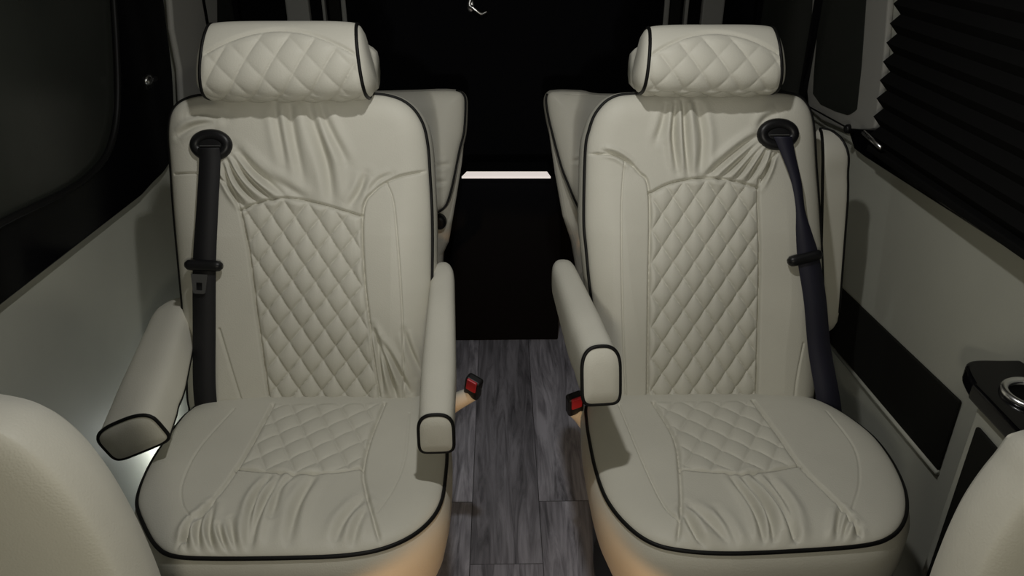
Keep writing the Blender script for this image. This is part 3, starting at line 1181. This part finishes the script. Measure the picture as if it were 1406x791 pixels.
# latch on the surround
lc = onx(203, 112, XL+0.028)
lt = mesh('window_latch', *join(box(lc, (0.010, 0.040, 0.030)), box(lc+np.array([0.012, 0, 0.006]), (0.018, 0.022, 0.010))), PLASTIC, w1, smooth=False)
bevel(lt, 0.003)
lv = mesh('latch_lever', *rounded_plate(onx(202, 110, XL+0.040), np.array([0, 1., 0]), np.array([0, 0, 1.]), EX, 0.020, 0.012, 0.009, 24), CHROME, lt)

# trim pillar behind that window
pp = [(224, -25), (229, 40), (240, 95), (243, 150), (292, 140), (291, -25)]
P = paths(pp, -WX+0.012)
V, Fc = slab([P[0], P[1], P[2], P[3], (P[3][0], P[3][1], 0.55), (P[4][0], P[4][1], 0.55), P[4], P[5]], (1, 0, 0), 0.018)
o = structure(mesh('trim_1', V, Fc, PILLAR, None, smooth=False)); bevel(o, 0.008, 3)
# dark rear side windows
for nm, s in (('window_2', -1), ('window_3', 1)):
    y0 = P[4][1] if s < 0 else 2.19
    f_ = ring_frame(nm, *radial_pair(
        [(s*(WX-0.012), y0+0.01, 0.80), (s*(WX-0.012), BACKY-0.02, 0.80), (s*(WX-0.012), BACKY-0.02, 1.65), (s*(WX-0.012), y0+0.01, 1.65)],
        [(s*(WX-0.012), y0+0.03, 0.845), (s*(WX-0.012), BACKY-0.05, 0.845), (s*(WX-0.012), BACKY-0.05, 1.60), (s*(WX-0.012), y0+0.03, 1.60)], 64), (-s, 0, 0), 0.02, GLOSS)
    structure(f_)
    V, Fc = slab([(s*(WX-0.002), y0+0.02, 0.83), (s*(WX-0.002), BACKY-0.03, 0.83), (s*(WX-0.002), BACKY-0.03, 1.62), (s*(WX-0.002), y0+0.02, 1.62)], (-s, 0, 0), 0.012)
    mesh('window_pane', V, Fc, GLASS, f_, smooth=False)

# rear wall: grey posts and thin strips beside the black door
k = 0
for (ua, ub) in ((390, 424), (443, 448), (469, 476)):
    pass
for i, (ua, ub, m) in enumerate(((393, 425, PILLAR), (443, 447, PILLAR), (452, 468, GRILLE), (469, 476, PILLAR), (911, 919, PILLAR), (920, 935, GRILLE), (940, 945, PILLAR), (964, 994, PILLAR))):
    a = ony(ua, 20, BACKY-0.03)
    b = ony(ub, 20, BACKY-0.03)
    V, Fc = slab([(a[0], BACKY-0.03, 0.0), (b[0], BACKY-0.03, 0.0), (b[0], BACKY-0.03, ZC), (a[0], BACKY-0.03, ZC)], (0, 1, 0), 0.03)
    o = structure(mesh('trim_%d' % (i+2), V, Fc, m, None, smooth=False))
    bevel(o, min(0.006, abs(b[0]-a[0])*0.3), 2)
a = ony(477, 20, BACKY-0.02)[0]
b = ony(910, 20, BACKY-0.02)[0]
V, Fc = box(((a+b)/2, BACKY-0.015, ZC/2), (b-a, 0.03, ZC))
door = structure(mesh('door_1', V, Fc, BLACK, None, smooth=False))
hc = ony(646, 9, BACKY-0.05)
hd = mesh('door_handle', *join(tube(spline([hc+np.array([0.0, 0.0, 0.022]), hc+np.array([-0.003, -0.004, 0.004]), hc+np.array([0.012, -0.008, -0.006]), hc+np.array([0.035, -0.008, -0.022]), hc+np.array([0.055, -0.004, -0.016])], 6),
                                     np.linspace(0.0075, 0.0045, 25), 10),
                               rounded_plate(hc+np.array([0.0, 0.022, 0.002]), EX, np.array([0, 0, 1.]), np.array([0, -1., 0]), 0.014, 0.026, 0.010, 24)), CHROME, door)

# ---- right wall: pillar with a narrow dark window, blind, lower panel
XR = WX-0.015
po = [(1116, -25), (1112, 60), (1107, 120), (1110, 150), (1128, 166), (1165, 182), (1200, 178), (1212, 100), (1222, -25)]
Pq = paths(po, XR)
pi_ = [(1128, -25), (1124, 40), (1119, 100), (1118, 125), (1128, 139), (1148, 148), (1165, 153), (1176, 146), (1182, 90), (1190, -25)]
Pi = paths(pi_, XR)
zt2 = 1.62
Pq = [(XR, Pq[0][1], zt2)]+[tuple(p) for p in Pq]+[(XR, Pq[-1][1], zt2)]
Pi = [(XR, Pi[0][1], zt2-0.05)]+[tuple(p) for p in Pi]+[(XR, Pi[-1][1], zt2-0.05)]
O, I = radial_pair(Pq, Pi, 120)
O[:, 0] = WX; I[:, 0] = WX
w4 = structure(ring_frame('window_4', O, I, (-1, 0, 0), 0.015, PILLAR))
bevel(w4, 0.006, 3)
pn = I.copy(); c_ = pn.mean(0); pn = c_+(pn-c_)*1.04; pn[:, 0] = WX-0.004
V, Fc = slab(pn, (-1, 0, 0), 0.012)
mesh('window_pane', V, Fc, GLASS, w4, smooth=False)
# black sill surround under the blind
sl = [(1163, 176), (1172, 205), (1186, 216), (1406, 358)]
S_ = [p+np.array([0.02, 0, 0]) for p in paths(sl, WX-0.024)]
S2 = paths([(1212, 176)], WX-0.024)
yb = S_[3][1]
V, Fc = slab([S_[0], S_[1], S_[2], S_[3], (WX-0.004, -0.2, S_[3][2]), (WX-0.004, -0.2, 1.70), (WX-0.004, S2[0][1]-0.02, 1.70), (WX-0.004, S2[0][1]-0.02, S2[0][2])], (-1, 0, 0), 0.02)
w5 = structure(mesh('window_5', V, Fc, GLOSS, None, smooth=False))
bevel(w5, 0.006, 3)
# pleated blind
b0 = onx(1207, 195, WX-0.03)
yend = b0[1]
zb = S_[3][2]+0.035
pitch = 0.040
n = int((1.66-zb)/pitch)
V, Fc = [], []
ys = np.linspace(-0.15, yend, 3)
rows = []
for i in range(2*n+1):
    z = zb+i*pitch/2
    x = WX-0.034-(0.015 if i % 2 else 0.0)
    rows.append((x, z, i % 2))
for (x, z, od) in rows:
    for th in (0.0, 0.0015):
        for y in (ys[0], ys[1], ys[2]+(0.0 if not od else 0.010)+0.085*(z-zb)):
            V.append((x+th, y, z))
for i in range(len(rows)-1):
    for j in range(2):
        a = i*6+j
        Fc.append((a, a+1, a+7, a+6))
        Fc.append((a+3, a+9, a+10, a+4))
    a = i*6
    Fc.append((a+2, a+5, a+11, a+8))
    Fc.append((a, a+6, a+9, a+3))
t = thing('pleated_blind', 'black pleated blind drawn down over the right window', 'blind', (WX-0.03, 0.8, zb))
mesh('pleated_cloth', V, Fc, BLINDM, t, smooth=False)
V, Fc = box((WX-0.04, (-0.15+yend)/2, zb-0.008), (0.032, yend+0.15, 0.016))
br = mesh('bottom_rail', V, Fc, BLINDM, t, smooth=False); bevel(br, 0.004)
# chrome clip at the end of the blind rail, with its cord
c_ = onx(1197, 192, WX-0.06)
cl = mesh('rail_clip', *tube(np.array([c_+np.array([0, 0.045, 0.004]), c_, c_+np.array([0, -0.05, -0.004])]), 0.0055, 10), CHROME, t)
c2 = onx(1166, 177, WX-0.045)
kn = mesh('cord_knob', *rounded_plate(c2, np.array([0, 1., 0]), np.array([0, 0, 1.]), np.array([-1., 0, 0]), 0.012, 0.012, 0.012, 24), PLASTIC, t)
c3 = onx(1108, 145, WX-0.042)
mesh('tension_cord', *tube(np.array([c3, c2]), 0.0022, 8), PIPE, t)
Ctx.base = np.zeros(3)
# black cloth panel low on the right wall
gp = [onx(1150, 388, WX-0.001), onx(1322, 551, WX-0.001), onx(1291, 646, WX-0.001), onx(1150, 480, WX-0.001)]
d1 = (gp[0]-gp[1]); d2 = (gp[3]-gp[2])
P = [gp[0]+d1*0.12, gp[1], gp[2], gp[3]+d2*0.12]
V, Fc = slab(P, (-1, 0, 0), 0.007)
gr = structure(mesh('trim_10', V, Fc, GRILLE, None, smooth=False)); bevel(gr, 0.004, 2)
# raised cream moulding under the panel
mo = [P[3]+np.array([-0.004, 0, -0.006]), P[2]+np.array([-0.004, 0, -0.006])]
structure(mesh('trim_11', *tube(np.array(mo), 0.006, 10), WALLM, None))

# ---- console ledge with cup holder
t = thing('cupholder_console', 'gloss black wall ledge with chrome cup holder on a cream side console', 'console', (0.84, 0.75, 0))
zl = 0.685
co = onz(1338, 530, zl); ce = onz(1352, 507, zl)
xa = co[0]
lp = spline([(xa, 0.30, zl), (xa, 0.6, zl), (xa, co[1]-0.04, zl), (xa+0.004, co[1]+0.012, zl), (xa+0.03, ce[1]+0.025, zl), (WX-0.03, ce[1]+0.03, zl)], 8)
lp = np.vstack([lp, [(WX-0.003, ce[1]+0.03, zl), (WX-0.003, 0.30, zl)]])
hx_, hy_ = 0.848, onz(1425, 545, zl)[1]
nn = 96
hole = np.array([(hx_+0.038*math.cos(2*math.pi*k/nn), hy_+0.038*math.sin(2*math.pi*k/nn), zl) for k in range(nn)])
# ledge plate with a hole
def pair_xy(outer, inner):
    sw = lambda A_: np.asarray(A_)[:, [2, 0, 1]]
    o_, i_ = radial_pair(sw(outer), sw(inner), nn)
    return o_[:, [1, 2, 0]], i_[:, [1, 2, 0]]
Oa, Ia = pair_xy(lp, hole)
n = nn
Vv = np.concatenate([Oa, Ia, Oa-np.array([0, 0, 0.030]), Ia-np.array([0, 0, 0.030])])
Fc = []
for k in range(n):
    l = (k+1) % n
    Fc += [(k, l, n+l, n+k), (2*n+k, 3*n+k, 3*n+l, 2*n+l), (k, 2*n+k, 2*n+l, l), (n+k, n+l, 3*n+l, 3*n+k)]
ld = mesh('ledge', Vv, Fc, GLOSS, t, smooth=False); bevel(ld, 0.008, 4)
ringc = np.array([hx_, hy_, zl+0.003])
rg = mesh('cup_ring', *ellipse_ring(ringc, EX, np.array([0, 1., 0]), np.array([0, 0, 1.]), 0.041, 0.041, 0.0068), CHROME, t)
cup_prof = [(0.038, 0.0), (0.037, -0.02), (0.034, -0.05), (0.0, -0.052)]
V, Fc = [], []
for (r, z) in cup_prof:
    for k in range(nn):
        V.append((hx_+max(r, 0.001)*math.cos(2*math.pi*k/nn), hy_+max(r, 0.001)*math.sin(2*math.pi*k/nn), zl+z))
for i in range(len(cup_prof)-1):
    for k in range(nn):
        l = (k+1) % nn
        Fc.append((i*nn+k, i*nn+l, (i+1)*nn+l, (i+1)*nn+k))
mesh('cup_well', V, Fc, PLASTIC, t)
xb = xa+0.012
ye = onx(1338, 560, xb)[1]
bd = mesh('console_body', *box(((xb+WX-0.003)/2, (0.30+ye)/2, (zl-0.032)/2), (WX-0.003-xb, ye-0.30, zl-0.032)), WALLM, t, smooth=False)
bevel(bd, 0.012, 4)
bpz = [onx(u, v, xb) for (u, v) in ((1352, 572), (1344, 586), (1280, 780))]
tp = onx(1394, 608, xb)
bpz[0][2] = min(bpz[0][2], zl-0.062)
V, Fc = slab([bpz[0], bpz[1], (xb, bpz[2][1], 0.10), (xb, 0.36, 0.10), (xb, 0.36, bpz[0][2]-0.012)], (-1, 0, 0), 0.006)
ip = mesh('black_inset_panel', V, Fc, GRILLE, t, smooth=False); bevel(ip, 0.003, 2)
Ctx.base = np.zeros(3)

# ---- low black box between the rear seats, with a bright strip along its top
t = thing('storage_box', 'low black carpeted box at the end of the aisle, below the bright strip', 'box', (-0.01, 2.40, 0))
cb = mesh('box_body', *box((0.003, 2.385, 0.302), (0.392, 0.15, 0.604)), BLACK, t, smooth=False)
bevel(cb, 0.006)
Ctx.base = np.zeros(3)
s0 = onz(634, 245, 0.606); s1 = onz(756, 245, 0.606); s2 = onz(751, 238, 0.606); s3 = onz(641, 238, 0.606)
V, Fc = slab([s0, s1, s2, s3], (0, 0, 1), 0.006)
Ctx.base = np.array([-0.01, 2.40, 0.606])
st = mesh('glowing_ledge', V, Fc, LEDGE_GLOW, None, smooth=False)  # ledge on the box, glow added in place of light falling on it
tag(st, 'bright white ledge strip with added glow across the top edge of the black box', 'light')
Ctx.base = np.zeros(3)


# =================================================================== lights
def lamp(name, kind, loc, energy, col, size=0.1, target=None, **kw):
    l = bpy.data.lights.new(name, kind)
    l.energy = energy
    l.color = col
    if kind == 'AREA':
        l.shape = 'DISK'
        l.size = size
    else:
        l.shadow_soft_size = size
    for k_, v_ in kw.items():
        setattr(l, k_, v_)
    o = bpy.data.objects.new(name, l)
    COL.objects.link(o)
    o.location = loc
    if target is not None:
        d = Vector(target)-Vector(loc)
        o.rotation_euler = d.to_track_quat('-Z', 'Y').to_euler()
    return o


lamp('ceiling_lamp', 'AREA', (0.0, 0.97, 1.965), 6.0, (1.0, 0.985, 0.95), 0.06, (0, 1.0, 0))
lamp('cab_lamp', 'AREA', (0.0, -0.18, 1.20), 3.2, (1.0, 0.93, 0.75), 0.10, (0, 1.5, 0.8))
lamp('backrest_fill_spot', 'SPOT', (0.0, -0.9, 1.30), 40.0, (1.0, 0.98, 0.92), 0.03, (0, 1.6, 1.12), spot_size=math.radians(34), spot_blend=0.8)  # unseen fill spot added behind the camera to brighten the backrests
lamp('cab_warm_lamp', 'SPOT', (0.0, -0.9, 0.45), 62.0, (1.0, 0.56, 0.25), 0.02, (0, 0.90, -0.12), spot_size=math.radians(37.4), spot_blend=0.10)
lamp('step_lamp', 'POINT', (-0.84, 1.62, 0.14), 1.2, (0.95, 1.0, 0.95), 0.03)

w = bpy.data.worlds.new('world')
sc.world = w
w.use_nodes = True
w.node_tree.nodes['Background'].inputs['Color'].default_value = (0.55, 0.6, 0.7, 1)
w.node_tree.nodes['Background'].inputs['Strength'].default_value = 0.02

sc.view_settings.view_transform = 'Standard'
sc.view_settings.look = 'None'
sc.view_settings.gamma = 1.0
sc.view_settings.use_curve_mapping = False
sc.view_settings.exposure = 0.0
